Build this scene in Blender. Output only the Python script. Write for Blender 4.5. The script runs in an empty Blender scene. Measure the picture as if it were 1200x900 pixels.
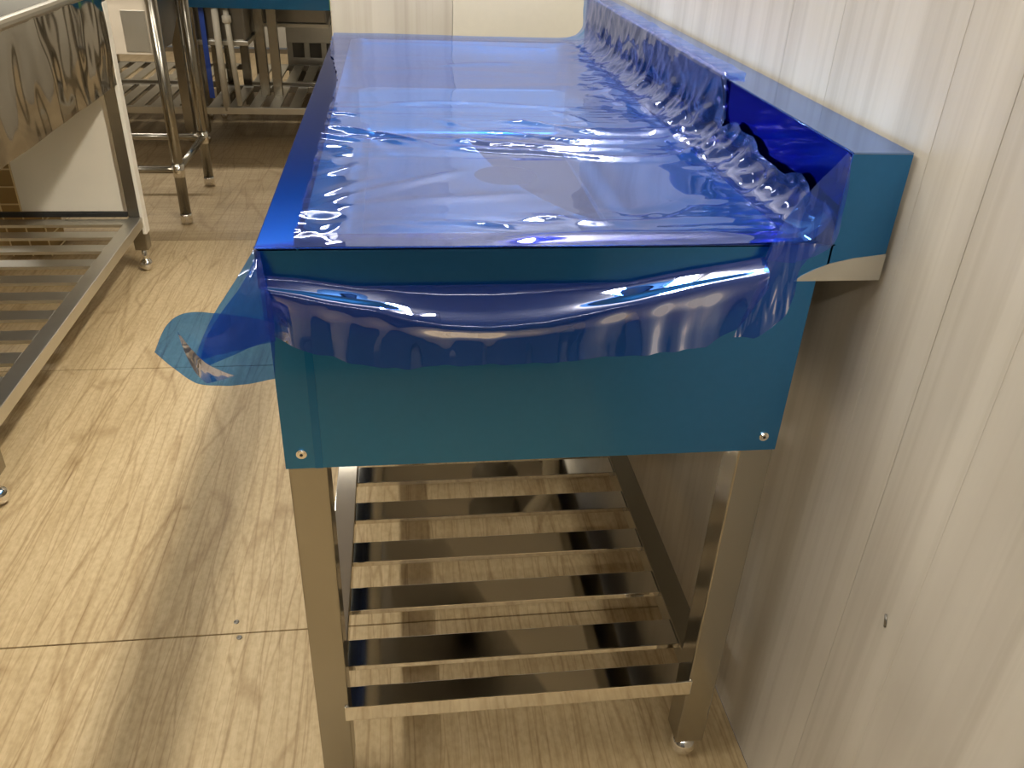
import bpy, bmesh, math, random
import numpy as np
from mathutils import Vector, Matrix, noise

C = bpy.context.scene.collection
S = bpy.context.scene
random.seed(7)

# ------------------------------------------------------------------ camera
cam = bpy.data.cameras.new('camera'); cam_o = bpy.data.objects.new('camera', cam); C.objects.link(cam_o)
cam.sensor_width = 36.0; cam.lens = 36.0 * 980.62 / 1200.0; cam.clip_start = 0.02
cam_o.matrix_world = Matrix(((0.99165, 0.02884, -0.12567, 0.13016),
                             (-0.12269, 0.51082, -0.85089, -0.71781),
                             (0.03966, 0.85920, 0.51009, 1.08320), (0, 0, 0, 1)))
S.camera = cam_o
# ------------------------------------------------------------------ world, exposure
w = bpy.data.worlds.new('world'); S.world = w; w.use_nodes = True
w.node_tree.nodes['Background'].inputs[0].default_value = (0.9, 0.85, 0.75, 1)
w.node_tree.nodes['Background'].inputs[1].default_value = 0.05
S.view_settings.view_transform = 'Standard'; S.view_settings.look = 'None'
S.view_settings.exposure = 1.1; S.view_settings.gamma = 1.0; S.view_settings.use_curve_mapping = False

S.cycles.max_bounces = 14; S.cycles.glossy_bounces = 8; S.cycles.transparent_max_bounces = 28
# ------------------------------------------------------------------ lamps (room fluorescents, plus tubes added for film highlights)
LAMPS = [  # x, y, z, length, watts, axis
    (0.515, 0.62, 2.08, 1.2, 22, 'Y'),
    (-1.66, 0.0, 2.62, 2.4, 29, 'Y'),
    (-0.35, -2.6, 2.62, 2.4, 16, 'X'),  # unseen tube added to draw the highlight along the film hem
    (-0.15, 1.15, 2.62, 1.2, 5, 'X'),  # unseen slim tube added for white streaks on the film ridges
    (-1.0, 4.2, 2.62, 2.4, 26, 'X'),
]
LAMP_COL = (1.0, 0.94, 0.84)
def lamp_light(i, x, y, z, ln, pw, ax):
    l = bpy.data.lights.new('tube_light', 'AREA'); l.shape = 'RECTANGLE'; l.energy = pw; l.color = LAMP_COL
    l.size = 0.12 if pw > 8 else 0.035; l.size_y = ln
    o = bpy.data.objects.new('tube_light', l); C.objects.link(o)
    o.location = (x, y, z - 0.035)
    if ax == 'X': o.rotation_euler = (0, 0, math.pi / 2)
for i, a in enumerate(LAMPS):
    lamp_light(i, *a)
    if a[4] > 8:   # added up-lights brighten the ceiling that the film ridges mirror
        l = bpy.data.lights.new('up_light', 'AREA'); l.shape = 'RECTANGLE'; l.energy = a[4] * 0.22; l.color = LAMP_COL; l.size = 0.1; l.size_y = a[3]
        o = bpy.data.objects.new('up_light', l); C.objects.link(o); o.location = (a[0], a[1], a[2] + 0.036)
        o.rotation_euler = (0, math.pi, math.pi / 2 if a[5] == 'X' else 0)

# ------------------------------------------------------------------ material helpers
def mat(name):
    m = bpy.data.materials.new(name); m.use_nodes = True
    return m, m.node_tree.nodes, m.node_tree.links, m.node_tree.nodes['Principled BSDF']
def simple(name, col, rough=0.5, metal=0.0, coat=0.0, var=0.0, vscale=20, stretch=(1, 1, 1), bump=0.0):
    m, n, l, b = mat(name)
    b.inputs['Roughness'].default_value = rough; b.inputs['Metallic'].default_value = metal
    b.inputs['Coat Weight'].default_value = coat; b.inputs['Coat Roughness'].default_value = 0.06
    b.inputs['Base Color'].default_value = (*col, 1)
    if var or bump:
        tc = n.new('ShaderNodeTexCoord'); mp = n.new('ShaderNodeMapping'); mp.inputs['Scale'].default_value = stretch
        nz = n.new('ShaderNodeTexNoise'); nz.inputs['Scale'].default_value = vscale; nz.inputs['Detail'].default_value = 5
        l.new(tc.outputs['Object'], mp.inputs[0]); l.new(mp.outputs[0], nz.inputs['Vector'])
        if var:
            mx = n.new('ShaderNodeMix'); mx.data_type = 'RGBA'
            mx.inputs[6].default_value = (*[c * (1 - var) for c in col], 1); mx.inputs[7].default_value = (*[min(1, c * (1 + var)) for c in col], 1)
            l.new(nz.outputs['Fac'], mx.inputs[0]); l.new(mx.outputs[2], b.inputs['Base Color'])
        if bump:
            bp = n.new('ShaderNodeBump'); bp.inputs['Strength'].default_value = bump; bp.inputs['Distance'].default_value = 0.002
            l.new(nz.outputs['Fac'], bp.inputs['Height']); l.new(bp.outputs[0], b.inputs['Normal'])
    return m

M = {}
M['mirror_steel'] = simple('mirror_steel', (0.74, 0.71, 0.65), 0.06, 1.0, var=0.04, vscale=6)
M['steel'] = simple('steel', (0.35, 0.33, 0.285), 0.24, 1.0, var=0.06, vscale=9)
M['satin_steel'] = simple('satin_steel', (0.66, 0.64, 0.58), 0.38, 1.0, var=0.10, vscale=14)
M['chrome'] = simple('chrome', (0.8, 0.78, 0.74), 0.06, 1.0)
M['dark_steel'] = simple('dark_steel', (0.28, 0.27, 0.25), 0.3, 1.0, var=0.1)
M['cream_sheet'] = simple('cream_sheet', (0.70, 0.62, 0.50), 0.45, 0.0, var=0.04)
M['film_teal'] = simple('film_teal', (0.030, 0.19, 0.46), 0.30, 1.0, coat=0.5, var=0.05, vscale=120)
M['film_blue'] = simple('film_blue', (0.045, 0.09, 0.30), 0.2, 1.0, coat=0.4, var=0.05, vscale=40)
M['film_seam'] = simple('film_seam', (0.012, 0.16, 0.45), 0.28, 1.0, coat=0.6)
M['rim_bright'] = simple('rim_bright', (0.78, 0.74, 0.66), 0.3, 1.0)
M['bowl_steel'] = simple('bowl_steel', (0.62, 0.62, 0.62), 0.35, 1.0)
M['hose'] = simple('hose', (0.66, 0.62, 0.52), 0.4)
M['grey_plastic'] = simple('grey_plastic', (0.20, 0.19, 0.17), 0.5)
M['near_black'] = simple('near_black', (0.03, 0.03, 0.03), 0.5)
M['blue_plastic'] = simple('blue_plastic', (0.03, 0.08, 0.42), 0.35)
M['green_label'] = simple('green_label', (0.12, 0.32, 0.17), 0.5)
M['cardboard'] = simple('cardboard', (0.42, 0.30, 0.13), 0.75, var=0.12)
M['wire'] = simple('wire', (0.80, 0.68, 0.42), 0.35)
M['ceiling'] = simple('ceiling', (0.74, 0.72, 0.67), 0.8, var=0.03, vscale=3)
M['room_wall'] = simple('room_wall', (0.50, 0.46, 0.38), 0.7, var=0.05, vscale=3)
M['charcoal'] = simple('charcoal', (0.085, 0.085, 0.09), 0.5)
M['coating'] = simple('coating', (0.86, 0.81, 0.70), 0.6)
M['pale_sheet'] = simple('pale_sheet', (0.78, 0.73, 0.61), 0.35, 0.0, var=0.06, vscale=9)
M['film_pale'] = simple('film_pale', (0.20, 0.33, 0.60), 0.14, 1.0, coat=0.5)  # paler film copy, the wall's grazing reflection is put into its colour
M['pale_reflection'] = simple('pale_reflection', (0.86, 0.82, 0.72), 0.3)  # stands in for the wall's bright reflection on the leg
M['dim_wall'] = simple('dim_wall', (0.20, 0.18, 0.15), 0.7, var=0.05, vscale=3)  # darkened copy of the room wall, keeps the film's reflections dark
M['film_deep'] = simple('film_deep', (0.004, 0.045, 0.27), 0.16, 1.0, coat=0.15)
M['bowl_dark'] = simple('bowl_dark', (0.13, 0.125, 0.11), 0.45, 1.0)  # dark reflections in the steel are put into the base colour
M['fixture'] = simple('fixture', (0.8, 0.8, 0.78), 0.4)

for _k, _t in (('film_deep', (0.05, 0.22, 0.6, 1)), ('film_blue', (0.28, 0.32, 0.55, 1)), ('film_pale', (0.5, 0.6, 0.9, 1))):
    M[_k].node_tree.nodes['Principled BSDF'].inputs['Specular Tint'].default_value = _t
# loose transparent film: tinted straight-through light under a two-sided gloss
def film_material():
    m, n, l, b = mat('loose_film'); n.remove(b)
    out = [q for q in n if q.type == 'OUTPUT_MATERIAL'][0]
    tr = n.new('ShaderNodeBsdfTransparent'); tr.inputs[0].default_value = (0.15, 0.42, 0.82, 1)
    gl = n.new('ShaderNodeBsdfGlossy'); gl.inputs['Color'].default_value = (0.60, 0.67, 1.0, 1); gl.inputs['Roughness'].default_value = 0.03
    tl = n.new('ShaderNodeBsdfTranslucent'); tl.inputs[0].default_value = (0.10, 0.22, 0.80, 1)
    df = n.new('ShaderNodeBsdfDiffuse'); df.inputs[0].default_value = (0.08, 0.20, 0.85, 1)
    fr = n.new('ShaderNodeFresnel'); fr.inputs['IOR'].default_value = 1.55
    a = n.new('ShaderNodeMath'); a.operation = 'MULTIPLY'; a.inputs[1].default_value = 2.0
    c = n.new('ShaderNodeMath'); c.operation = 'ADD'; c.inputs[1].default_value = 1.0
    d = n.new('ShaderNodeMath'); d.operation = 'DIVIDE'
    l.new(fr.outputs[0], a.inputs[0]); l.new(fr.outputs[0], c.inputs[0]); l.new(a.outputs[0], d.inputs[0]); l.new(c.outputs[0], d.inputs[1])
    m0 = n.new('ShaderNodeMixShader'); m0.inputs[0].default_value = 0.5; l.new(tl.outputs[0], m0.inputs[1]); l.new(df.outputs[0], m0.inputs[2])
    m1 = n.new('ShaderNodeMixShader'); m1.inputs[0].default_value = 0.16; l.new(tr.outputs[0], m1.inputs[1]); l.new(m0.outputs[0], m1.inputs[2])
    m2 = n.new('ShaderNodeMixShader'); l.new(d.outputs[0], m2.inputs[0]); l.new(m1.outputs[0], m2.inputs[1]); l.new(gl.outputs[0], m2.inputs[2])
    l.new(m2.outputs[0], out.inputs[0])
    return m
M['film'] = film_material()

def wall_panel_material(k=1.0):
    m, n, l, b = mat('wall_panel')
    tc = n.new('ShaderNodeTexCoord')
    def nz(scale, stretch, detail=4):
        mp = n.new('ShaderNodeMapping'); mp.inputs['Scale'].default_value = stretch
        q = n.new('ShaderNodeTexNoise'); q.inputs['Scale'].default_value = scale; q.inputs['Detail'].default_value = detail
        l.new(tc.outputs['Object'], mp.inputs[0]); l.new(mp.outputs[0], q.inputs['Vector']); return q
    streak = nz(11, (1, 1, 0.03), 6); blot = nz(6, (1, 1, 0.45), 6); lines = nz(70, (1, 1, 0.012), 3); fine = nz(160, (1, 1, 0.25), 3)
    r1 = n.new('ShaderNodeValToRGB'); e = r1.color_ramp.elements
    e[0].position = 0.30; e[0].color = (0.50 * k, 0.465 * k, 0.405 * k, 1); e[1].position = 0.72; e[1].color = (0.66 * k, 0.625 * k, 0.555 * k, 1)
    l.new(streak.outputs['Fac'], r1.inputs[0])
    mx = n.new('ShaderNodeMix'); mx.data_type = 'RGBA'; mx.blend_type = 'MULTIPLY'; mx.inputs[0].default_value = 0.8
    r2 = n.new('ShaderNodeValToRGB'); e = r2.color_ramp.elements; e[0].position = 0.3; e[0].color = (0.80, 0.79, 0.77, 1); e[1].position = 0.6; e[1].color = (1, 1, 1, 1)
    l.new(blot.outputs['Fac'], r2.inputs[0]); l.new(r1.outputs[0], mx.inputs[6]); l.new(r2.outputs[0], mx.inputs[7])
    mx2 = n.new('ShaderNodeMix'); mx2.data_type = 'RGBA'; mx2.blend_type = 'MULTIPLY'; mx2.inputs[0].default_value = 0.8
    r3 = n.new('ShaderNodeValToRGB'); e = r3.color_ramp.elements; e[0].position = 0.33; e[0].color = (0.86, 0.85, 0.83, 1); e[1].position = 0.52; e[1].color = (1, 1, 1, 1)
    l.new(lines.outputs['Fac'], r3.inputs[0]); l.new(mx.outputs[2], mx2.inputs[6]); l.new(r3.outputs[0], mx2.inputs[7])
    l.new(mx2.outputs[2], b.inputs['Base Color']); b.inputs['Roughness'].default_value = 0.42
    bp = n.new('ShaderNodeBump'); bp.inputs['Strength'].default_value = 0.35; bp.inputs['Distance'].default_value = 0.003
    l.new(streak.outputs['Fac'], bp.inputs['Height'])
    bp2 = n.new('ShaderNodeBump'); bp2.inputs['Strength'].default_value = 0.08; bp2.inputs['Distance'].default_value = 0.001
    l.new(fine.outputs['Fac'], bp2.inputs['Height']); l.new(bp.outputs[0], bp2.inputs['Normal']); l.new(bp2.outputs[0], b.inputs['Normal'])
    return m
M['wall_panel'] = wall_panel_material()
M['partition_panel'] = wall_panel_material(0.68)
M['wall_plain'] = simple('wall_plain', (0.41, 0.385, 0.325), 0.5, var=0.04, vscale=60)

def plywood(name, light, dark, across=False):
    m, n, l, b = mat(name)
    tc = n.new('ShaderNodeTexCoord')
    def nz(scale, stretch, rot=0.0, detail=5, dist=0.0):
        mp = n.new('ShaderNodeMapping'); mp.inputs['Scale'].default_value = stretch; mp.inputs['Rotation'].default_value = (0, 0, rot)
        q = n.new('ShaderNodeTexNoise'); q.inputs['Scale'].default_value = scale; q.inputs['Detail'].default_value = detail; q.inputs['Distortion'].default_value = dist
        l.new(tc.outputs['Object'], mp.inputs[0]); l.new(mp.outputs[0], q.inputs['Vector']); return q
    st = (0.05, 1, 1) if across else (1, 0.06, 1)
    grain = nz(85, st, 0.06, 6, 0.1); broad = nz(7, (1, 0.3, 1) if not across else (0.3, 1, 1), 0.1, 4); fine = nz(420, st, 0.05, 3)
    def ramp(src, p0, c0, p1, c1):
        r = n.new('ShaderNodeValToRGB'); e = r.color_ramp.elements
        e[0].position = p0; e[0].color = (*c0, 1); e[1].position = p1; e[1].color = (*c1, 1); l.new(src, r.inputs[0]); return r.outputs[0]
    def mul(a, bb, f):
        x = n.new('ShaderNodeMix'); x.data_type = 'RGBA'; x.blend_type = 'MULTIPLY'; x.inputs[0].default_value = f
        l.new(a, x.inputs[6]); l.new(bb, x.inputs[7]); return x.outputs[2]
    base = ramp(broad.outputs['Fac'], 0.3, dark, 0.7, light)
    base = mul(base, ramp(grain.outputs['Fac'], 0.34, (0.80, 0.76, 0.70), 0.58, (1, 1, 1)), 0.75)
    mott = nz(130, (1, 0.55, 1), 0.0, 4)
    base = mul(base, ramp(mott.outputs['Fac'], 0.32, (0.80, 0.77, 0.72), 0.60, (1, 1, 1)), 0.7)
    base = mul(base, ramp(fine.outputs['Fac'], 0.3, (0.88, 0.87, 0.85), 0.65, (1, 1, 1)), 0.8)
    # crossing drag scratches, thin and dark
    for rot, sc in ((0.42, 17), (-0.30, 13), (0.62, 12), (0.10, 26)):
        mp = n.new('ShaderNodeMapping'); mp.inputs['Rotation'].default_value = (0, 0, rot); mp.inputs['Scale'].default_value = (1, 0.05, 1)
        vz = n.new('ShaderNodeTexVoronoi'); vz.feature = 'DISTANCE_TO_EDGE'; vz.inputs['Scale'].default_value = sc
        wob = n.new('ShaderNodeTexNoise'); wob.inputs['Scale'].default_value = 2.5
        ad = n.new('ShaderNodeMix'); ad.data_type = 'RGBA'; ad.blend_type = 'LINEAR_LIGHT'; ad.inputs[0].default_value = 0.015
        l.new(tc.outputs['Object'], wob.inputs['Vector']); l.new(tc.outputs['Object'], ad.inputs[6]); l.new(wob.outputs['Color'], ad.inputs[7])
        l.new(ad.outputs[2], mp.inputs[0]); l.new(mp.outputs[0], vz.inputs['Vector'])
        base = mul(base, ramp(vz.outputs['Distance'], 0.0, (0.68, 0.61, 0.52), 0.020, (1, 1, 1)), 0.65)
    # small knots
    vk = n.new('ShaderNodeTexVoronoi'); vk.inputs['Scale'].default_value = 4.2; l.new(tc.outputs['Object'], vk.inputs['Vector'])
    base = mul(base, ramp(vk.outputs['Distance'], 0.008, (0.35, 0.28, 0.2), 0.016, (1, 1, 1)), 0.9)
    l.new(base, b.inputs['Base Color']); b.inputs['Roughness'].default_value = 0.48
    bp = n.new('ShaderNodeBump'); bp.inputs['Strength'].default_value = 0.15; bp.inputs['Distance'].default_value = 0.001
    l.new(grain.outputs['Fac'], bp.inputs['Height']); l.new(bp.outputs[0], b.inputs['Normal'])
    return m
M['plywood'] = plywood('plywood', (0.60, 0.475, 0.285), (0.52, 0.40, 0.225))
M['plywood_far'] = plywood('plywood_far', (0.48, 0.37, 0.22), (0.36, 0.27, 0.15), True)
M['subfloor'] = simple('subfloor', (0.10, 0.07, 0.035), 0.8)

# ------------------------------------------------------------------ mesh helpers
def link_mesh(name, me, m, parent=None, smooth=False):
    if m is not None and not me.materials: me.materials.append(m)
    o = bpy.data.objects.new(name, me); C.objects.link(o)
    if parent is not None: o.parent = parent
    if smooth:
        for p in me.polygons: p.use_smooth = True
    return o
def origin_of(p):
    v = Vector((0, 0, 0))
    while p is not None: v = v + p.location; p = p.parent
    return v
def from_bm(name, bm, m, parent=None, smooth=False):
    """bm in world coordinates; stored relative to its parent"""
    off = origin_of(parent)
    bmesh.ops.translate(bm, verts=bm.verts, vec=-off)
    me = bpy.data.meshes.new(name); bm.to_mesh(me); bm.free()
    return link_mesh(name, me, m, parent, smooth)
def bx(bm, x0, x1, y0, y1, z0, z1, bev=0.0):
    r = bmesh.ops.create_cube(bm, size=1.0); vs = r['verts']
    for v in vs: v.co = Vector((x0 + (v.co.x + .5) * (x1 - x0), y0 + (v.co.y + .5) * (y1 - y0), z0 + (v.co.z + .5) * (z1 - z0)))
    if bev:
        es = list({e for v in vs for e in v.link_edges})
        bmesh.ops.bevel(bm, geom=es, offset=bev, segments=2, affect='EDGES', profile=0.6)
def box(name, m, parent, x0, x1, y0, y1, z0, z1, bev=0.0015):
    bm = bmesh.new(); bx(bm, x0, x1, y0, y1, z0, z1, bev)
    return from_bm(name, bm, m, parent)
def boxes(name, m, parent, lst, bev=0.0015):
    bm = bmesh.new()
    for q in lst: bx(bm, *q, bev)
    return from_bm(name, bm, m, parent)
def tube_bm(bm, pts, rad, n=12, radf=None):
    pts = [Vector(p) for p in pts]; rings = []
    up = None
    for i, p in enumerate(pts):
        t = (pts[min(i + 1, len(pts) - 1)] - pts[max(i - 1, 0)]).normalized()
        if up is None:
            up = t.orthogonal().normalized()
        up = (up - t * up.dot(t)).normalized(); s = t.cross(up)
        rr = rad if radf is None else radf(i)
        rings.append([bm.verts.new(p + (up * math.cos(2 * math.pi * k / n) + s * math.sin(2 * math.pi * k / n)) * rr) for k in range(n)])
    for a, b in zip(rings, rings[1:]):
        for k in range(n): bm.faces.new((a[k], a[(k + 1) % n], b[(k + 1) % n], b[k]))
    bm.faces.new(rings[0][::-1]); bm.faces.new(rings[-1])
def tube(name, m, parent, pts, rad, n=14, radf=None):
    bm = bmesh.new(); tube_bm(bm, pts, rad, n, radf); bmesh.ops.recalc_face_normals(bm, faces=bm.faces)
    o = from_bm(name, bm, m, parent)
    for p in o.data.polygons: p.use_smooth = len(p.vertices) == 4
    return o
def lathe(name, m, parent, x, y, prof, n=20):
    """prof: (radius, z) from bottom to top"""
    bm = bmesh.new(); rings = []
    for r, z in prof:
        rings.append([bm.verts.new((x + r * math.cos(2 * math.pi * k / n), y + r * math.sin(2 * math.pi * k / n), z)) for k in range(n)])
    for a, b in zip(rings, rings[1:]):
        for k in range(n): bm.faces.new((a[k], a[(k + 1) % n], b[(k + 1) % n], b[k]))
    bm.faces.new(rings[0][::-1]); bm.faces.new(rings[-1])
    o = from_bm(name, bm, m, parent)
    for p in o.data.polygons: p.use_smooth = len(p.vertices) == 4
    return o
def thing(name, label, cat, loc=(0, 0, 0), group=None):
    o = bpy.data.objects.new(name, None); C.objects.link(o); o.location = loc; o.empty_display_size = 0.05
    o['label'] = label; o['category'] = cat
    if group: o['group'] = group
    return o
def tag(o, label, cat, group=None):
    o['label'] = label; o['category'] = cat
    if group: o['group'] = group
    return o
def struct(o): o['kind'] = 'structure'; return o
def piece(src, dx=0, dy=0, dz=0, parent=None):
    """copy of a part sharing its mesh"""
    o = src.copy(); C.objects.link(o); o.location = src.location + Vector((dx, dy, dz))
    if parent is not None: o.parent = parent
    return o
def grid_mesh(name, m, parent, P, closed=False):
    """P: array rows x cols x 3, world coordinates"""
    R, K = P.shape[:2]; off = np.array(origin_of(parent))
    idx = np.arange(R * K).reshape(R, K)
    f = np.stack([idx[:-1, :-1], idx[:-1, 1:], idx[1:, 1:], idx[1:, :-1]], -1).reshape(-1, 4)
    me = bpy.data.meshes.new(name); me.from_pydata((P.reshape(-1, 3) - off).tolist(), [], f.tolist()); me.update()
    return link_mesh(name, me, m, parent, True)

# ------------------------------------------------------------------ the room
XW = 0.606                      # face of the right-hand wall
floor = struct(box('floor', M['subfloor'], None, -4.0, XW, -3.0, 6.0, -0.05, -0.012, 0))
seams = [-2.42, -1.51, -0.60, 0.31, 1.22, 2.11, 3.02, 3.93, 4.84, 5.75]
cols = [(-3.03, -1.2105), (-1.2095, XW)]
for k in range(len(seams) - 1):
    for (xa, xb) in cols:
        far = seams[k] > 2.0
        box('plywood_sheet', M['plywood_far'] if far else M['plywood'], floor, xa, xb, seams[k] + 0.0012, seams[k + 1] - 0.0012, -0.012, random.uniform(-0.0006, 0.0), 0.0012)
for (x, y) in ((-0.165, 0.335), (-0.155, 0.300)):
    lathe('screw', M['dark_steel'], floor, x, y, [(0.0045, 0.0), (0.0045, 0.0008), (0.002, 0.0008), (0.002, 0.0003)], 12)
struct(box('ceiling', M['ceiling'], None, -4.0, XW + 0.1, -3.0, 6.0, 2.75, 2.8, 0))
wall_r = struct(box('wall_right', M['room_wall'], None, XW + 0.012, XW + 0.06, -3.0, 6.0, 0.0, 2.75, 0))
ps = [-2.80, -1.90, -1.0, -0.10, 0.80, 1.452]
for a, b in zip(ps, ps[1:]):
    box('wall_panel', M['wall_panel'], wall_r, XW, XW + 0.012, a + 0.0003, b - 0.0003, 0.0, 2.75, 0.0006)
for y, wd in ((-0.19, .003), (-0.012, .002), (0.335, .004), (0.62, .0025), (0.205, .002), (1.05, .002), (-0.36, .003)):
    box('wall_rib', M['wall_panel'], wall_r, XW - 0.0003, XW + 0.002, y - wd, y + wd, 0.0, 2.75, 0.0002)
lathe_chip = tube('scuff', M['dark_steel'], wall_r, [(XW - .0006, -.163, .466), (XW - .0008, -.166, .458), (XW - .0006, -.167, .453)], .0015, 8)
YB = 1.45                       # partition behind the blue sink
wall_b = struct(box('wall_back', M['wall_plain'], None, -0.014, XW, YB + 0.012, YB + 0.09, 0.0, 2.75, 0))
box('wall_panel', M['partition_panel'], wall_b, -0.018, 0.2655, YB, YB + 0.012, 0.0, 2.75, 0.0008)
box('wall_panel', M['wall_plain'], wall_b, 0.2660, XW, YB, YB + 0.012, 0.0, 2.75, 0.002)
box('edge_trim', M['cream_sheet'], wall_b, -0.020, -0.014, YB + 0.004, YB + 0.094, 0.0, 2.75, 0.001)
struct(box('wall_far', M['room_wall'], None, -4.0, XW + 0.1, 6.0, 6.06, 0.0, 2.75, 0))
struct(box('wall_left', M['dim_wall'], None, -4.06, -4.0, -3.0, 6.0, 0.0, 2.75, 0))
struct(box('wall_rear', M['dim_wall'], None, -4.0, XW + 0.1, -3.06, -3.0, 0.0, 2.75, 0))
names = ['white tube lamp on the wall side above the blue filmed sink', 'long white ceiling tube lamp left of the bare steel sink',
         'long unseen tube lamp behind the camera, added to highlight the film hem', 'slim unseen tube lamp above the filmed sink, added for streak highlights', 'white ceiling tube lamp across the far end, above the rear sinks']
for i, (x, y, z, ln, pw, ax) in enumerate(LAMPS):
    t = thing('ceiling_lamp', names[i], 'lamp', (x, y, z))
    hx, hy = (0.08, ln / 2 + .03) if ax == 'Y' else (ln / 2 + .03, 0.08)
    box('housing', M['fixture'], t, x - hx, x + hx, y - hy, y + hy, z - 0.03, z + 0.03, 0.004)
    boxes('hanger', M['fixture'], t, [(x - .01, x + .01, y - .01, y + .01, z + .03, 2.75)], 0)

# ------------------------------------------------------------------ shared sink pieces
def ball_foot(parent, x, y, ztop, m=None, r=0.019):
    prof = [(0.004, 0.0), (0.010, 0.001)] + [(r * math.cos(a), 0.019 + r * math.sin(a)) for a in np.linspace(-1.05, 1.15, 9)] + [(0.008, 0.04), (0.008, ztop + .01)]
    return lathe('foot', M['chrome'], parent, x, y, prof, 18)

# ------------------------------------------------------------------ the blue filmed sink
L = 1.22; W = 0.60; H = 0.80; HB = 0.888; XB = 0.541; LIP = 0.761; ZP = 0.555
sink = thing('sink_unit', 'stainless sink unit with backsplash wrapped in blue protective film against the wall', 'sink', (0.3, 0.6, 0))
# top frame round the bowl opening, folded lip
BX0, BX1, BY0, BY1 = 0.038, 0.508, 0.036, 1.185
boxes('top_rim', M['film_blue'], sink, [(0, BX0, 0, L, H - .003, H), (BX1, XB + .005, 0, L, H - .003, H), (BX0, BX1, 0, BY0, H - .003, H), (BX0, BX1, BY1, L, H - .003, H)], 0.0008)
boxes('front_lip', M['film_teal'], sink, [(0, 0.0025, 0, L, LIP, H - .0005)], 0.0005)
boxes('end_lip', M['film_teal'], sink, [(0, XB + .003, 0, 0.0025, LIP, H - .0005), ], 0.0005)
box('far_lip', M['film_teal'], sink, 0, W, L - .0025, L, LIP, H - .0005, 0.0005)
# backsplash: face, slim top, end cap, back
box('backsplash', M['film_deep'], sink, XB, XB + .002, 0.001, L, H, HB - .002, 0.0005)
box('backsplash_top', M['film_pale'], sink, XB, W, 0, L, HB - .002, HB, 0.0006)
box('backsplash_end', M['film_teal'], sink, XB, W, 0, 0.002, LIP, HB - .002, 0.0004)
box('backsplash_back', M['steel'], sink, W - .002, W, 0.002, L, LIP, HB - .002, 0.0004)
# bare metal under the peeled edge of the end cap
bm = bmesh.new()
vs = [bm.verts.new(p) for p in ((.511, -.0008, .7615), (.6002, -.0008, .7615), (.6002, -.0008, .789), (.567, -.0008, .785), (.545, -.0008, .780), (.530, -.0008, .774), (.518, -.0008, .7675))]
f = bm.faces.new(vs[::-1]); e = bmesh.ops.extrude_face_region(bm, geom=[f])
bmesh.ops.translate(bm, verts=[v for v in e['geom'] if isinstance(v, bmesh.types.BMVert)], vec=(0, 0.0012, 0)); bmesh.ops.recalc_face_normals(bm, faces=bm.faces)
o = from_bm('bare_edge', bm, M['satin_steel'], sink); o['label'] = 'bare steel edge where the blue film is peeled off'
# bowl
bw = bmesh.new()
def bowl_bm(bm, x0, x1, y0, y1, zt, zb, r=0.05, n=6):
    def ring(ins, z):
        pts = []
        for (cx, cy, a0) in ((x1 - r, y1 - r, 0), (x0 + r, y1 - r, 90), (x0 + r, y0 + r, 180), (x1 - r, y0 + r, 270)):
            for k in range(n + 1):
                a = math.radians(a0 + 90 * k / n); pts.append((cx + (r - ins) * math.cos(a), cy + (r - ins) * math.sin(a), z))
        return [bm.verts.new(p) for p in pts]
    rings = [ring(-0.004, zt), ring(0, zt - .003), ring(0, zb + .03), ring(0.008, zb + .009), ring(0.03, zb)]
    for a, b in zip(rings, rings[1:]):
        k = len(a)
        for i in range(k): bm.faces.new((a[i], b[i], b[(i + 1) % k], a[(i + 1) % k]))
    bm.faces.new(rings[-1])
bowl_bm(bw, BX0, BX1, BY0, BY1, H - .0015, 0.60, 0.04)
o = from_bm('bowl', bw, M['bowl_steel'], sink, True)
sol = o.modifiers.new('thick', 'SOLIDIFY'); sol.thickness = 0.001; sol.offset = 1
# pale sound-deadening coat on the underside
bw = bmesh.new(); bowl_bm(bw, BX0 - .004, BX1 + .004, BY0 + .004, BY1 - .004, .70, .592, 0.04)
o = from_bm('bowl_coating', bw, M['coating'], sink, True); o['label'] = 'pale coating on the underside of the bowl'
# apron
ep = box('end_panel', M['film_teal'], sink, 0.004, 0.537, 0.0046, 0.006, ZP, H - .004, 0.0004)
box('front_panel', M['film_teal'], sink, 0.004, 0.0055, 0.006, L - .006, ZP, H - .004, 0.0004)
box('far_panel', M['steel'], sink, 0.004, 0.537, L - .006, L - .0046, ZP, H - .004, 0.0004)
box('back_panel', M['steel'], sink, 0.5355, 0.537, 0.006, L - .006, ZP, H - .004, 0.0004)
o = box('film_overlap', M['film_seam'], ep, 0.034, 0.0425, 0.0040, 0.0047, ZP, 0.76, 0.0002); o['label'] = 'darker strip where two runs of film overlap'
for (x, z) in ((0.0215, 0.5735), (0.520, 0.5735)):
    bm = bmesh.new(); tube_bm(bm, [(x, 0.0048, z), (x, 0.0034, z)], 0.0055, 16); tube_bm(bm, [(x, 0.0034, z), (x, 0.0022, z)], 0.0042, 16)
    o = from_bm('screw', bm, M['chrome'], ep)
    tube('screw_hole', M['near_black'], ep, [(x, 0.0025, z), (x, 0.0019, z)], 0.0017, 10)
# legs and feet
for (x0, y0) in ((0.006, 0.0066), (0.496, 0.0066), (0.006, L - .0466), (0.496, L - .0466)):
    box('leg', M['steel'], sink, x0, x0 + 0.04, y0, y0 + 0.04, 0.045, H - .01, 0.002)
    ball_foot(sink, x0 + .02, y0 + .02, 0.045)
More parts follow.
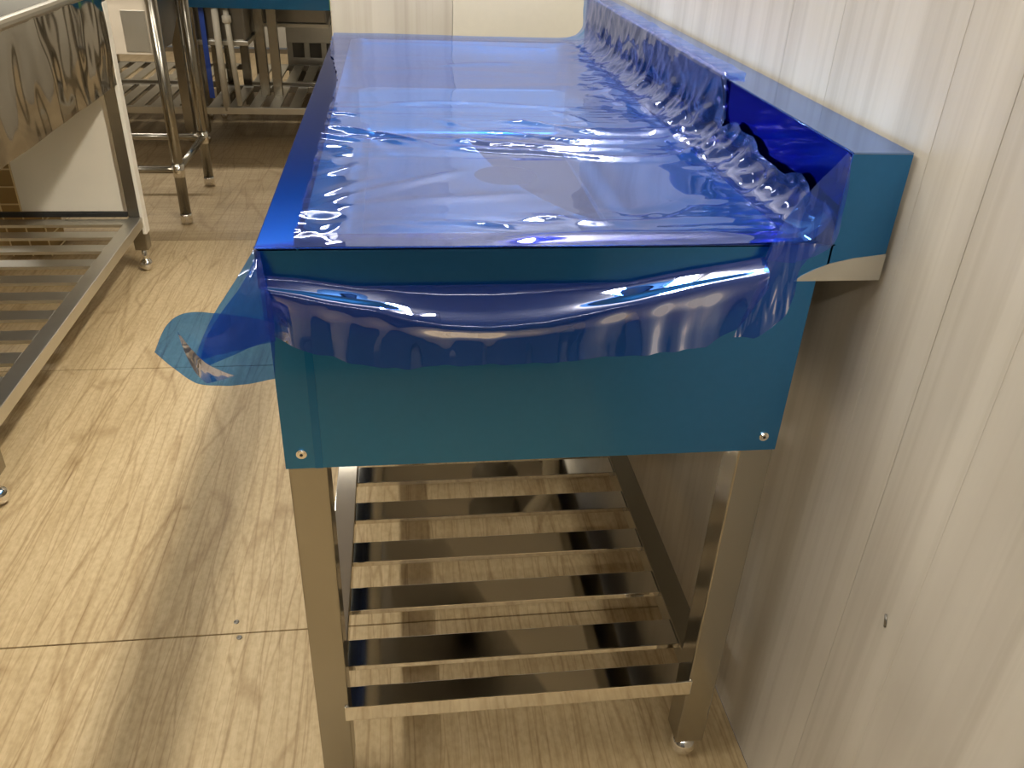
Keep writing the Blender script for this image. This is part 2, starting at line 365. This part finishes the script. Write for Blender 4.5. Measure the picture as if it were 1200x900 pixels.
# slatted shelf
ZS = 0.177
box('shelf_rail', M['mirror_steel'], sink, 0.006, 0.0405, 0.047, L - .047, ZS - .026, ZS + .004, 0.0015)
box('shelf_rail', M['steel'], sink, 0.5005, 0.536, 0.047, L - .047, ZS - .026, ZS + .004, 0.0015)
box('shelf_rail', M['mirror_steel'], sink, 0.0405, 0.5005, 0.004, 0.037, ZS - .026, ZS, 0.0012)
sl = box('slat', M['mirror_steel'], sink, 0.0405, 0.5005, 0.070, 0.116, ZS - .009, ZS, 0.0010)
for k in range(1, 12): piece(sl, dy=0.1005 * k)
# drain and waste hose below the bowl
lathe('drain', M['grey_plastic'], sink, 0.335, 0.88, [(0.025, 0.43), (0.03, 0.44), (0.03, 0.47), (0.055, 0.475), (0.055, 0.50), (0.050, 0.505), (0.050, 0.575), (0.062, 0.58), (0.062, 0.60)], 24)
def hose(name, pts, rad, parent, pitch=0.007):
    P = [Vector(p) for p in pts]; out = []
    n = len(P)
    for i in range(n - 1):
        a, b, c, d = P[max(i - 1, 0)], P[i], P[i + 1], P[min(i + 2, n - 1)]
        steps = max(4, int((c - b).length / pitch * 4))
        for k in range(steps):
            t = k / steps
            out.append(0.5 * ((2 * b) + (c - a) * t + (2 * a - 5 * b + 4 * c - d) * t * t + (3 * b - a - 3 * c + d) * t ** 3))
    return tube(name, M['hose'], parent, out, rad, 14, lambda i: rad * (1.0 + 0.12 * math.cos(i * math.pi / 2)))
hose('waste_hose', [(0.335, 0.88, 0.44), (0.35, 0.89, 0.38), (0.41, 0.91, 0.36), (0.46, 0.88, 0.40), (0.45, 0.80, 0.46), (0.40, 0.74, 0.50)], 0.019, sink)

# ------------------------------------------------------------------ loose protective film over it
film = thing('plastic_film', 'loose crinkled blue plastic film stretched over the sink by the wall, hanging over its end', 'plastic film', (0.3, 0.0, 0.8))
def rmf(P, sc, H=0.9, octs=4):
    out = np.empty(len(P))
    for i, p in enumerate(P): out[i] = noise.ridged_multi_fractal(Vector((p[0] * sc[0], p[1] * sc[1], p[2] * sc[2])), H, 2.1, octs, 1.0, 2.0)
    return out
def pn(P, sc, seed=0.0):
    out = np.empty(len(P))
    for i, p in enumerate(P): out[i] = noise.noise(Vector((p[0] * sc[0] + seed, p[1] * sc[1] - seed, p[2] * sc[2])))
    return out
def sstep(a, b, x):
    t = np.clip((x - a) / (b - a), 0, 1); return t * t * (3 - 2 * t)
RIDGES = [  # (points on the table, height, half width)
    ([(.164, .326), (.226, .312), (.31, .299), (.389, .271), (.467, .279), (.532, .336)], .0060, .0075),
    ([(.166, .375), (.229, .344), (.314, .326), (.378, .316), (.46, .32)], .0055, .0075),
    ([(.20, .41), (.268, .40), (.362, .348), (.453, .35), (.547, .388)], .0055, .0075),
    ([(.25, .46), (.311, .458), (.395, .396), (.489, .395), (.559, .425)], .0050, .0075),
    ([(.17, .481), (.235, .413)], .0040, .006), ([(.086, .539), (.199, .585), (.423, .53)], .0025, .010),
    ([(.348, .537), (.404, .438)], .0035, .007), ([(0, .413), (.058, .364), (.112, .349)], .004, .007),
    ([(.09, .373), (.143, .334), (.175, .327)], .004, .007), ([(.032, .437), (.101, .382), (.154, .35), (.176, .319)], .006, .006),
    ([(.02, .51), (.063, .496), (.093, .478)], .004, .006), ([(.04, .10), (.095, .149), (.159, .194), (.22, .24)], .0022, .010),
    ([(.04, .13), (.086, .178), (.123, .215)], .0022, .009), ([(.04, .209), (.084, .241), (.092, .276)], .003, .008),
    ([(.04, .09), (.10, .112), (.20, .135), (.30, .15)], .0018, .012),
    ([(.183, .856), (.277, .891), (.375, .909)], .002, .012), ([(.171, .062), (.22, .052), (.252, .045)], .003, .006),
    ([(.229, .062), (.274, .076), (.321, .051), (.375, .06)], .003, .006), ([(.199, .004), (.273, .018), (.4, .022), (.477, .02)], .004, .010),
    ([(.098, .04), (.126, .051), (.146, .039)], .003, .006), ([(.022, 1.094), (.226, 1.101), (.468, 1.07)], .0016, .014),
    ([(.333, .107), (.368, .085), (.426, .112)], -.003, .008), ([(.467, .149), (.398, .08), (.359, .068)], -.003, .008),
    ([(.42, .13), (.46, .115), (.51, .13)], -.003, .007), ([(.04, .62), (.12, .66), (.30, .68), (.46, .72)], .0013, .02),
    ([(.03, .80), (.20, .83), (.42, .80)], .0012, .02),
]
def seg_dist(X, Y, a, b):
    ax, ay = a; dx, dy = b[0] - ax, b[1] - ay; q = dx * dx + dy * dy
    t = np.clip(((X - ax) * dx + (Y - ay) * dy) / q, 0, 1)
    return np.hypot(X - ax - t * dx, Y - ay - t * dy)
def ridge_field(X, Y):
    d = np.zeros_like(X)
    for pts, h, wd in RIDGES:
        # resample to a smooth curve
        p = np.array(pts); s = np.linspace(0, len(p) - 1, 6 * (len(p) - 1) + 1)
        cx = np.interp(s, range(len(p)), p[:, 0]); cy = np.interp(s, range(len(p)), p[:, 1])
        for _ in range(3):
            cx[1:-1] = (cx[:-2] + 2 * cx[1:-1] + cx[2:]) / 4; cy[1:-1] = (cy[:-2] + 2 * cy[1:-1] + cy[2:]) / 4
        best = np.full_like(X, 9.0)
        for i in range(len(cx) - 1): best = np.minimum(best, seg_dist(X, Y, (cx[i], cy[i]), (cx[i + 1], cy[i + 1])))
        L0, L1 = p[0], p[-1]
        taper = np.clip(np.minimum(np.hypot(X - L0[0], Y - L0[1]), np.hypot(X - L1[0], Y - L1[1])) / 0.05, 0.15, 1)
        d += h * taper * np.exp(-(best / wd) ** 2)
    return d
def top_sheet():
    step = 0.0036
    ys = np.arange(-0.003, 1.2265, step); xs = np.linspace(0.0, 0.505, 141); na, nv = 12, 34
    R = len(ys); K = len(xs) + na + nv
    P = np.zeros((R, K, 3)); N = np.zeros((R, K, 3)); V = np.zeros((R, K))  # V: 0 flat, 1 wall
    for i, y in enumerate(ys):
        up = float(sstep(0.315, 0.345, np.array(y)))
        h = (1 - up) * (0.040 + 0.008 * math.sin(y * 31) + 0.003 * math.sin(y * 97) - 0.02 * (1 - min(1, y / .1 if y > 0 else 0))) + up * 0.0905
        rc = 0.033
        x0 = 0.033 * (1 - float(sstep(.70, 1.12, np.array(y)))) * float(sstep(.0, .012, np.array(y))) + .0035 * noise.noise(Vector((y * 40, 1.3, 0))) * (y > .02)
        for j, x in enumerate(x0 + (0.505 - x0) * np.linspace(0, 1, 141)): P[i, j] = (x, y, 0); N[i, j] = (0, 0, 1)
        b = len(xs)
        for j in range(na):
            a = (j + 1) / na * math.pi / 2
            P[i, b + j] = (0.505 + rc * math.sin(a), y, rc * (1 - math.cos(a))); N[i, b + j] = (-math.sin(a), 0, math.cos(a)); V[i, b + j] = (j + 1) / na
        b += na
        hv = max(h - rc, 0.001); over = 0.030 * up; tot = hv + over
        for j in range(nv):
            s = (j + 1) / nv * tot
            if s <= hv: P[i, b + j] = (0.538, y, rc + s); N[i, b + j] = (-1, 0, 0)
            else: P[i, b + j] = (0.538 + (s - hv), y, h); N[i, b + j] = (-.3, 0, .95)
            V[i, b + j] = 1
    F = P.reshape(-1, 3); X = F[:, 0]; Y = F[:, 1]; Z = F[:, 2]; v = V.reshape(-1)
    d = ridge_field(X, Y) * (1 - v)
    # taut fine folds across the middle, calm panes before and behind them
    mid = sstep(.24, .33, Y) * (1 - sstep(.50, .62, Y)) * sstep(.02, .10, X) * (1 - v)
    d += mid * 0.0017 * (rmf(F, (1.7, 30, 0)) - 0.9)
    d += (1 - v) * 0.0007 * pn(F, (11, 14, 0), 4.0) + (1 - v) * 0.0016 * pn(F, (5, 4, 0), 9.0)
    far = sstep(.55, .65, Y) * (1 - v)
    d += far * 0.0005 * rmf(F, (2.0, 18, 0))
    left = np.exp(-((X - .045) / .035) ** 2) * sstep(.22, .30, Y) * (1 - sstep(.62, .80, Y))
    d += left * sstep(-.1, .25, pn(F, (3, 9, 0), 2.0)) * 0.0024 * (rmf(F, (10, 17, 0), .95, 3) - 0.8)
    corner = np.exp(-((X - .055) / .035) ** 2 - ((Y - .05) / .03) ** 2)
    d += corner * 0.003 * (rmf(F, (12, 15, 0), .95, 3) - 0.8)
    near = np.exp(-((Y - .055) / .03) ** 2) * sstep(.08, .16, X) * (1 - v)
    d += near * 0.0022 * (rmf(F, (6, 34, 0)) - 0.8)
    # crumpled fillet along the backsplash
    cx = np.interp(Y, [0, .048, .164, .343, .589, .957, 1.22], [.515, .520, .500, .485, .455, .485, .50])
    cr = sstep(cx - .035, cx + .02, X)
    A = np.interp(Y, [0, .03, .2, .36, .6, 1.0, 1.22], [.003, .004, .006, .008, .008, .007, .005])
    wr = rmf(np.stack([X, Y, Z], -1), (17, 13, 12), 1.0, 3)
    wr2 = rmf(np.stack([X + 3, Y * 1.0 + Z * .8, Z - Y * .5], -1), (9, 15, 9), 0.9, 3)
    d += cr * A * (0.55 * (wr - 0.75) + 0.7 * (wr2 - 0.75))
    # the calmer upper half of the backsplash film
    d = np.where(v >= 1, d * (1 - .62 * sstep(.036, .06, Z)), d)
    d = np.where((v >= 1) & (Y < .33), np.clip(d, -.001, .003), d)
    rest = 0.0018
    onrim = (X < 0.036) | (Y < .034) | (Y > 1.186)
    d = np.where(onrim & (v == 0), np.maximum(d, -0.0008), d)
    d = np.where(v >= 1, np.maximum(d, -0.001), d)
    F2 = F + N.reshape(-1, 3) * (d + rest)[:, None]
    F2[:, 2] += 0.80
    return grid_mesh('top_sheet', M['film'], film, F2.reshape(R, K, 3))
top_sheet()
def spline_rows(ctrl, ts):
    """ctrl: list of k arrays (K,3) -> Catmull-Rom across the rows"""
    k = len(ctrl); out = []
    for t in ts:
        q = t * (k - 1); i = min(int(q), k - 2); u = q - i
        a, b, c, d = ctrl[max(i - 1, 0)], ctrl[i], ctrl[i + 1], ctrl[min(i + 2, k - 1)]
        out.append(0.5 * (2 * b + (c - a) * u + (2 * a - 5 * b + 4 * c - d) * u * u + (3 * b - a - 3 * c + d) * u ** 3))
    return np.array(out)
def hem_sheet():
    xs = np.linspace(0.004, 0.476, 150)
    zc = np.interp(xs, [.004, .04, .109, .135, .166, .212, .26, .307, .346, .401, .457, .476], [.764, .760, .748, .740, .734, .732, .736, .745, .753, .764, .773, .777])
    zh = np.interp(xs, [.004, .02, .049, .095, .134, .198, .264, .322, .364, .424, .450, .476], [.722, .715, .706, .694, .691, .693, .695, .698, .699, .701, .722, .765])
    out = np.interp(xs, [.004, .06, .2, .35, .476], [.010, .020, .026, .024, .014])
    def row(y, z): return np.stack([xs, y, z], -1)
    one = np.ones_like(xs)
    top = np.maximum(.764, zc + .012)
    rip = np.array([noise.noise(Vector((x * 34, .3, 0))) for x in xs]); rip2 = np.array([noise.noise(Vector((x * 70, 7.3, 0))) for x in xs])
    ctrl = [row(-.0035 * one, top), row(-.0045 - out * .06, top - (top - zc) * .30), row(-.004 - out * .48, top - (top - zc) * .65),
            row(-.004 - out, zc), row(-.004 - out * .98 + rip * .003, zc - (zc - zh) * .35), row(-.004 - out * 1.02 + rip * .005 + rip2 * .0015, zc - (zc - zh) * .7), row(-.004 - out * 1.12 + rip * .006 + rip2 * .002, zh + rip2 * .001)]
    P = spline_rows(ctrl, np.linspace(0, 1, 60))
    return grid_mesh('end_hem', M['film'], film, P)
hem_sheet()
def patch(name, polyA, polyB, nu=40, nv=40, amp=0.004, sc=(30, 30, 30), bulge=0.0):
    A = np.array(polyA, float); B = np.array(polyB, float)
    def res(p):
        rows = spline_rows([q for q in p], np.linspace(0, 1, nu)); return rows
    a, b = res(A), res(B); t = np.linspace(0, 1, nv)[None, :, None]
    P = a[:, None, :] * (1 - t) + b[:, None, :] * t
    P[:, :, 1] -= bulge * np.sin(np.pi * t[..., 0])
    F = P.reshape(-1, 3); F[:, 1] += amp * (rmf(F, sc, .9, 3) - .9)
    return grid_mesh(name, M['film'], film, F.reshape(P.shape))
# the corner of the sheet that flares out past the near left edge, and the pale lobe folded below it
patch('corner_flap', [(.001, -.003, .8005), (-.016, -.018, .777), (-.035, -.026, .751), (-.049, -.029, .726), (-.059, -.031, .704)],
      [(.006, -.006, .799), (.010, -.014, .775), (.014, -.018, .755), (.014, -.021, .737), (.014, -.023, .720)], amp=0.0036, sc=(34, 10, 15))
patch('corner_flap', [(.002, -.008, .794), (-.012, -.022, .772), (-.030, -.032, .751), (-.044, -.035, .730), (-.054, -.037, .700)],
      [(.006, -.009, .793), (.010, -.018, .772), (.013, -.022, .752), (.013, -.025, .736), (.013, -.027, .724)], amp=0.0025, sc=(24, 10, 10))
patch('corner_lobe', [(-.0885, -.040, .719), (-.0755, -.036, .743), (-.060, -.030, .752), (-.035, -.028, .751), (-.010, -.030, .748), (.016, -.030, .742)],
      [(-.0880, -.040, .7185), (-.072, -.044, .704), (-.054, -.048, .692), (-.030, -.046, .688), (-.010, -.042, .687), (.0115, -.036, .688)], amp=0.0026, sc=(22, 10, 16))
patch('corner_fold', [(-.0640, -.046, .744), (-.0600, -.048, .724), (-.054, -.050, .705), (-.045, -.052, .694)],
      [(-.0632, -.048, .744), (-.0520, -.052, .728), (-.040, -.054, .714), (-.020, -.052, .700)], amp=0.0015, sc=(30, 10, 20))
# twisted strip at the backsplash end
patch('side_strip', [(.5345, -.002, .8885), (.512, -.003, .861), (.492, -.004, .836), (.478, -.005, .806), (.472, -.008, .788)],
      [(.538, -.003, .884), (.5375, -.011, .862), (.5365, -.014, .836), (.535, -.013, .803), (.500, -.014, .786)], amp=0.0022, sc=(26, 20, 10))
patch('strip_tail', [(.478, -.012, .808), (.472, -.014, .785), (.463, -.019, .753), (.456, -.021, .728), (.450, -.022, .712)],
      [(.522, -.017, .806), (.504, -.022, .784), (.502, -.025, .755), (.495, -.026, .733), (.470, -.025, .712)], amp=0.0035, sc=(40, 20, 7))

# ------------------------------------------------------------------ the bare sink on the left
def wavy_panel(name, m, parent, x, y0, y1, z0, z1, amp):
    ys = np.linspace(y0, y1, 120); zs = np.linspace(z0, z1, 40)
    P = np.zeros((len(zs), len(ys), 3))
    for i, z in enumerate(zs):
        for j, y in enumerate(ys):
            d = noise.noise(Vector((y * 8, z * 5, 2.2))) + 0.35 * noise.noise(Vector((y * 17, z * 9, 9.1)))
            P[i, j] = (x + amp * d, y, z)
    o = grid_mesh(name, m, parent, P[:, ::-1])
    return o
def left_sink():
    t = thing('sink_unit', 'bare mirror-steel sink unit on square legs at the left edge, slatted shelf below', 'sink', (-0.95, 1.27, 0))
    x1, x0, y0, y1 = -0.645, -1.245, 0.665, 1.885
    boxes('top_rim', M['rim_bright'], t, [(x1 - .020, x1 + .001, y0, y1, .795, .818)], 0.008)
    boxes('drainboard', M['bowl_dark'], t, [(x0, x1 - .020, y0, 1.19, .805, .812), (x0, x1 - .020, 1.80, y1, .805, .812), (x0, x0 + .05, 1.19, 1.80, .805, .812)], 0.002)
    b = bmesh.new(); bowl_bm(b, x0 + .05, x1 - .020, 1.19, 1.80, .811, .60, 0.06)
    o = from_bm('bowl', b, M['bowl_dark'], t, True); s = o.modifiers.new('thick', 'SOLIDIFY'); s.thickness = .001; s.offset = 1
    wavy_panel('side_apron', M['mirror_steel'], t, x1 - .001, y0 + .01, y1 - .045, .567, .800, 0.0036)
    box('end_apron', M['steel'], t, x0 + .01, x1 - .006, y1 - .012, y1 - .009, .567, .785, .0005)
    box('near_apron', M['steel'], t, x0 + .01, x1 - .006, y0 + .009, y0 + .012, .567, .785, .0005)
    box('far_side_apron', M['steel'], t, x0 + .006, x0 + .009, y0 + .01, y1 - .01, .567, .785, .0005)
    for (lx, ly) in ((x1 - .043, y0 + .006), (x0 + .005, y0 + .006), (x1 - .043, y1 - .048), (x0 + .005, y1 - .048)):
        box('leg', M['steel'], t, lx, lx + .04, ly, ly + .04, .072, .80, .002)
        ball_foot(t, lx + .02, ly + .02, .072, r=.02)
    # wall reflection on the far right leg, put in as a pale strip
    o = box('leg_reflection', M['pale_reflection'], t, x1 - .010, x1 + .001, y1 - .0485, y1 - .012, .125, .775, .001); o['label'] = 'pale strip standing in for the reflection down the far leg'
    z = .18
    box('shelf_rail', M['satin_steel'], t, x1 - .042, x1 - .003, y0 + .047, y1 - .05, z - .03, z, .0015)
    box('shelf_rail', M['satin_steel'], t, x0 + .003, x0 + .042, y0 + .047, y1 - .05, z - .03, z, .0015)
    sl = box('slat', M['satin_steel'], t, x0 + .042, x1 - .042, y0 + .06, y0 + .108, z - .009, z, .001)
    for k in range(1, 11): piece(sl, dy=.1045 * k)
    # grey sheet closing part of the far end
    p = box('end_sheet', M['pale_sheet'], t, -0.986, -0.688, y1 - .046, y1 - .040, .197, .567, .0015)
    box('sheet_edge', M['rim_bright'], p, -0.697, -0.688, y1 - .049, y1 - .0455, .197, .567, .0008)
    box('gap_strip', M['near_black'], t, x0 + .042, x1 - .045, y1 - .050, y1 - .036, .180, .194, .001)  # solid dark strip drawn for the open gap below the end sheet
    lathe('drain', M['grey_plastic'], t, -1.0, 1.5, [(.022, .46), (.03, .47), (.05, .475), (.05, .56), (.06, .565), (.06, .60)], 20)
    hose('waste_hose', [(-1.0, 1.5, .47), (-1.01, 1.47, .40), (-.985, 1.42, .30), (-.972, 1.40, .235), (-1.0, 1.38, .20), (-1.08, 1.36, .20), (-1.2, 1.34, .205)], .02, t)
    return t
left_sink()
def near_table():
    t = thing('work_table', 'steel work table mostly outside the left edge, its chrome ball foot showing', 'table', (-0.98, 0.03, 0))
    x1, x0, y0, y1 = -0.652, -1.252, -0.60, 0.660
    box('tabletop', M['steel'], t, x0, x1, y0, y1, .765, .80, .003)
    for (lx, ly) in ((x1 - .042, y0 + .004), (x0 + .005, y0 + .004), (x1 - .042, y1 - .044), (x0 + .005, y1 - .044)):
        box('leg', M['steel'], t, lx, lx + .04, ly, ly + .04, .06, .77, .002); ball_foot(t, lx + .02, ly + .02, .06, r=.02)
    boxes('shelf_rail', M['satin_steel'], t, [(x1 - .042, x1 - .004, y0 + .044, y1 - .044, .15, .18)])
    boxes('shelf_rail', M['satin_steel'], t, [(x0 + .004, x0 + .042, y0 + .044, y1 - .044, .15, .18)])
    sl = box('slat', M['satin_steel'], t, x0 + .042, x1 - .042, y0 + .06, y0 + .105, .171, .18, .001)
    for k in range(1, 11): piece(sl, dy=.105 * k)
near_table()

# ------------------------------------------------------------------ round-legged sink behind it
def round_sink():
    t = thing('sink_unit', 'small sink on round tube legs standing behind the bare left sink', 'sink', (-0.95, 2.5, 0))
    x1, x0, y0, y1 = -.632, -1.25, 2.28, 2.72
    for (lx, ly) in ((x1, y0), (x0, y0), (x1, y1), (x0, y1)):
        tube('leg', M['steel'], t, [(lx, ly, .035), (lx, ly, .79)], .0185, 18)
        lathe('foot', M['chrome'], t, lx, ly, [(.012, 0), (.021, .004), (.021, .03), (.0195, .036)], 16)
        tube('collar', M['chrome'], t, [(lx, ly, .17), (lx, ly, .215)], .0205, 18)
    tube('brace', M['steel'], t, [(x1, y0, .193), (x1, y1, .193)], .0125, 12)
    tube('brace', M['steel'], t, [(x0, y0, .193), (x0, y1, .193)], .0125, 12)
    tube('brace', M['steel'], t, [(x0, y0, .193), (x1, y0, .193)], .0125, 12)
    tube('brace', M['steel'], t, [(x0, y1, .193), (x1, y1, .193)], .0125, 12)
    b = box('bowl', M['cream_sheet'], t, -1.2, -.655, y0 + .015, y0 + .022, .567, .79, .002); b['label'] = 'pale front wall of the bowl'
    box('bowl_panel', M['satin_steel'], b, -.735, -.660, y0 + .0125, y0 + .0155, .575, .70, .001)
    # steel body with a sloping underside
    bm = bmesh.new()
    sec = [(y0 + .022, .567), (y1 - .16, .560), (y1 - .03, .63), (y1 - .03, .79), (y0 + .022, .79)]
    lo = [bm.verts.new((-1.2, y, z)) for y, z in sec]; hi = [bm.verts.new((-.655, y, z)) for y, z in sec]
    bm.faces.new(lo); bm.faces.new(hi[::-1])
    for i in range(5): bm.faces.new((lo[i], hi[i], hi[(i + 1) % 5], lo[(i + 1) % 5]))
    bmesh.ops.recalc_face_normals(bm, faces=bm.faces); from_bm('bowl_body', bm, M['dark_steel'], t)
    boxes('top_rim', M['rim_bright'], t, [(x0 - .03, x1 + .03, y0 - .03, y1 + .03, .79, .80)], .002)
round_sink()

# ------------------------------------------------------------------ rear sinks across the far end
def rear_sink(label, x0, x1, y0, y1, apron, slats, bowl=None):
    t = thing('sink_unit', label, 'sink', ((x0 + x1) / 2, (y0 + y1) / 2, 0), 'sink units across the far end')
    box('tabletop', M['film_blue'], t, x0, x1, y0, y1, .785, .80, .002)
    box('front_apron', apron, t, x0 + .004, x1 - .004, y0, y0 + .004, .585, .785, .001)
    box('rear_apron', M['dark_steel'], t, x0 + .004, x1 - .004, y1 - .004, y1, .585, .785, .001)
    box('bowl', M['dark_steel'], t, *(bowl or (x0 + .12, x1 - .30)), y0 + .06, y1 - .06, .44, .78, .01)
    box('bowl_rim', M['satin_steel'], t, *[q + dq for q, dq in zip(bowl or (x0 + .12, x1 - .30), (-.01, .01))], y0 + .05, y1 - .05, .425, .445, .003)
    for (lx, ly) in ((x0 + .004, y0 + .006), (x1 - .044, y0 + .006), (x0 + .004, y1 - .046), (x1 - .044, y1 - .046)):
        box('leg', M['steel'], t, lx, lx + .04, ly, ly + .04, .05, .79, .002); ball_foot(t, lx + .02, ly + .02, .05)
    box('shelf_rail', M['satin_steel'], t, x0 + .044, x1 - .044, y0 + .006, y0 + .036, .135, .165, .0015)
    box('shelf_rail', M['dark_steel'], t, x0 + .044, x1 - .044, y1 - .036, y1 - .006, .135, .165, .0015)
    n = slats
    sl = box('slat', M['satin_steel'], t, x0 + .05, x0 + .10, y0 + .036, y1 - .036, .156, .165, .001)
    for k in range(1, n): piece(sl, dx=(x1 - x0 - .16) / (n - 1) * k)
    return t
A = rear_sink('blue-aproned sink unit across the far end, nearer row, right one', -.780, .10, 3.34, 3.86, M['film_teal'], 9, (-.755, -.535))
box('apron_label', M['green_label'], A, -.155, -.06, 3.337, 3.3405, .588, .66, .0004)['label'] = 'green label on the blue apron'
tube('drain_pipe', M['hose'], A, [(-.648, 3.36, .60), (-.648, 3.36, .15)], .015, 12)
tube('drain_pipe', M['hose'], A, [(-.605, 3.37, .62), (-.590, 3.37, .17)], .012, 12); lathe('pipe_elbow', M['hose'], A, -.603, 3.37, [(.012, .52), (.02, .525), (.02, .55), (.012, .555)], 12)
for x in (-.525, -.465): box('divider_post', M['steel'], A, x, x + .042, 3.60, 3.64, .165, .785, .002)
box('film_ribbon', M['blue_plastic'], A, -.72, -.698, 3.375, 3.379, .20, .62, .001)
rear_sink('dark-aproned sink unit across the far end, nearer row, left one', -1.50, -.80, 3.34, 3.86, M['dark_steel'], 8)
rear_sink('shaded sink unit across the far end, back row, right one', -.66, .08, 3.92, 4.44, M['dark_steel'], 8)
rear_sink('shaded sink unit across the far end, back row, left one', -1.44, -.69, 3.92, 4.44, M['dark_steel'], 8)

# vented plastic crate on the rear shelf
def crate():
    t = thing('plastic_crate', 'grey slotted plastic crate on the far shelf beside the partition', 'crate', (-.24, 4.62, 0))
    x0, x1, y0, y1 = -.49, .02, 4.50, 4.86
    lst = []
    for z0, z1 in ((.0, .06), (.13, .19), (.27, .37), (.47, .56)): lst.append((x0, x1, y0, y0 + .01, z0, z1))
    box('body', M['grey_plastic'], t, x0 + .012, x1 - .012, y0 + .02, y1, .02, .50, .004)
    boxes('front_band', M['satin_steel'], t, lst, .002)
    for k in range(6):
        x = x0 + k * (x1 - x0 - .03) / 5
        box('upright', M['satin_steel'], t, x, x + .03, y0 + .001, y0 + .012, .06, .55, .001)
crate()
# wire basket with a cardboard box, seen past the grey sheet
wb = thing('wire_basket', 'cream wire mesh basket on the floor beyond the left sink shelf', 'basket', (-1.22, 2.02, 0))
rods = [0.0 + .055 * k for k in range(10)]
bm = bmesh.new()
for z in rods: tube_bm(bm, [(-1.45, 1.97, z + .01), (-.985, 1.97, z + .01)], .0025, 6)
hb = from_bm('mesh_front', bm, M['wire'], wb)
bm = bmesh.new()
for k in range(9): tube_bm(bm, [(-1.45 + .058 * k, 1.966, .005), (-1.45 + .058 * k, 1.966, .51)], .0025, 6)
from_bm('mesh_upright', bm, M['wire'], wb)
bm = bmesh.new()
for z in rods: tube_bm(bm, [(-.985, 1.97, z + .01), (-.985, 2.16, z + .01)], .0025, 6); tube_bm(bm, [(-1.45, 1.97, z + .01), (-1.45, 2.16, z + .01)], .0025, 6)
from_bm('mesh_side', bm, M['wire'], wb)
tag(box('cardboard_box', M['cardboard'], None, -1.43, -1.0, 1.99, 2.14, 0.0, .46, .003), 'brown cardboard box standing inside the cream wire basket', 'box')

# unseen dark block added behind the camera to darken the film's reflections
def rear_reflection_blocker():
    t = thing('reflection_blocker', 'unseen low charcoal block added to darken reflections in the filmed sink end', 'reflection blocker', (0.15, -1.5, 0))
    x0, x1, y0, y1 = -.20, .52, -1.80, -1.12
    box('body', M['charcoal'], t, x0, x1, y0, y1 - .02, .06, 1.00, .006)
    for a, b in ((x0 + .004, x0 + .357), (x0 + .363, x1 - .004)):
        d = box('door', M['charcoal'], t, a, b, y1 - .019, y1, .08, .98, .003)
        hx = b - .04 if a < .1 else a + .03
        box('handle', M['steel'], d, hx, hx + .012, y1, y1 + .025, .62, .77, .002)
    boxes('plinth', M['near_black'], t, [(x0 + .02, x1 - .02, y0 + .02, y1 - .05, 0, .06)])
rear_reflection_blocker()
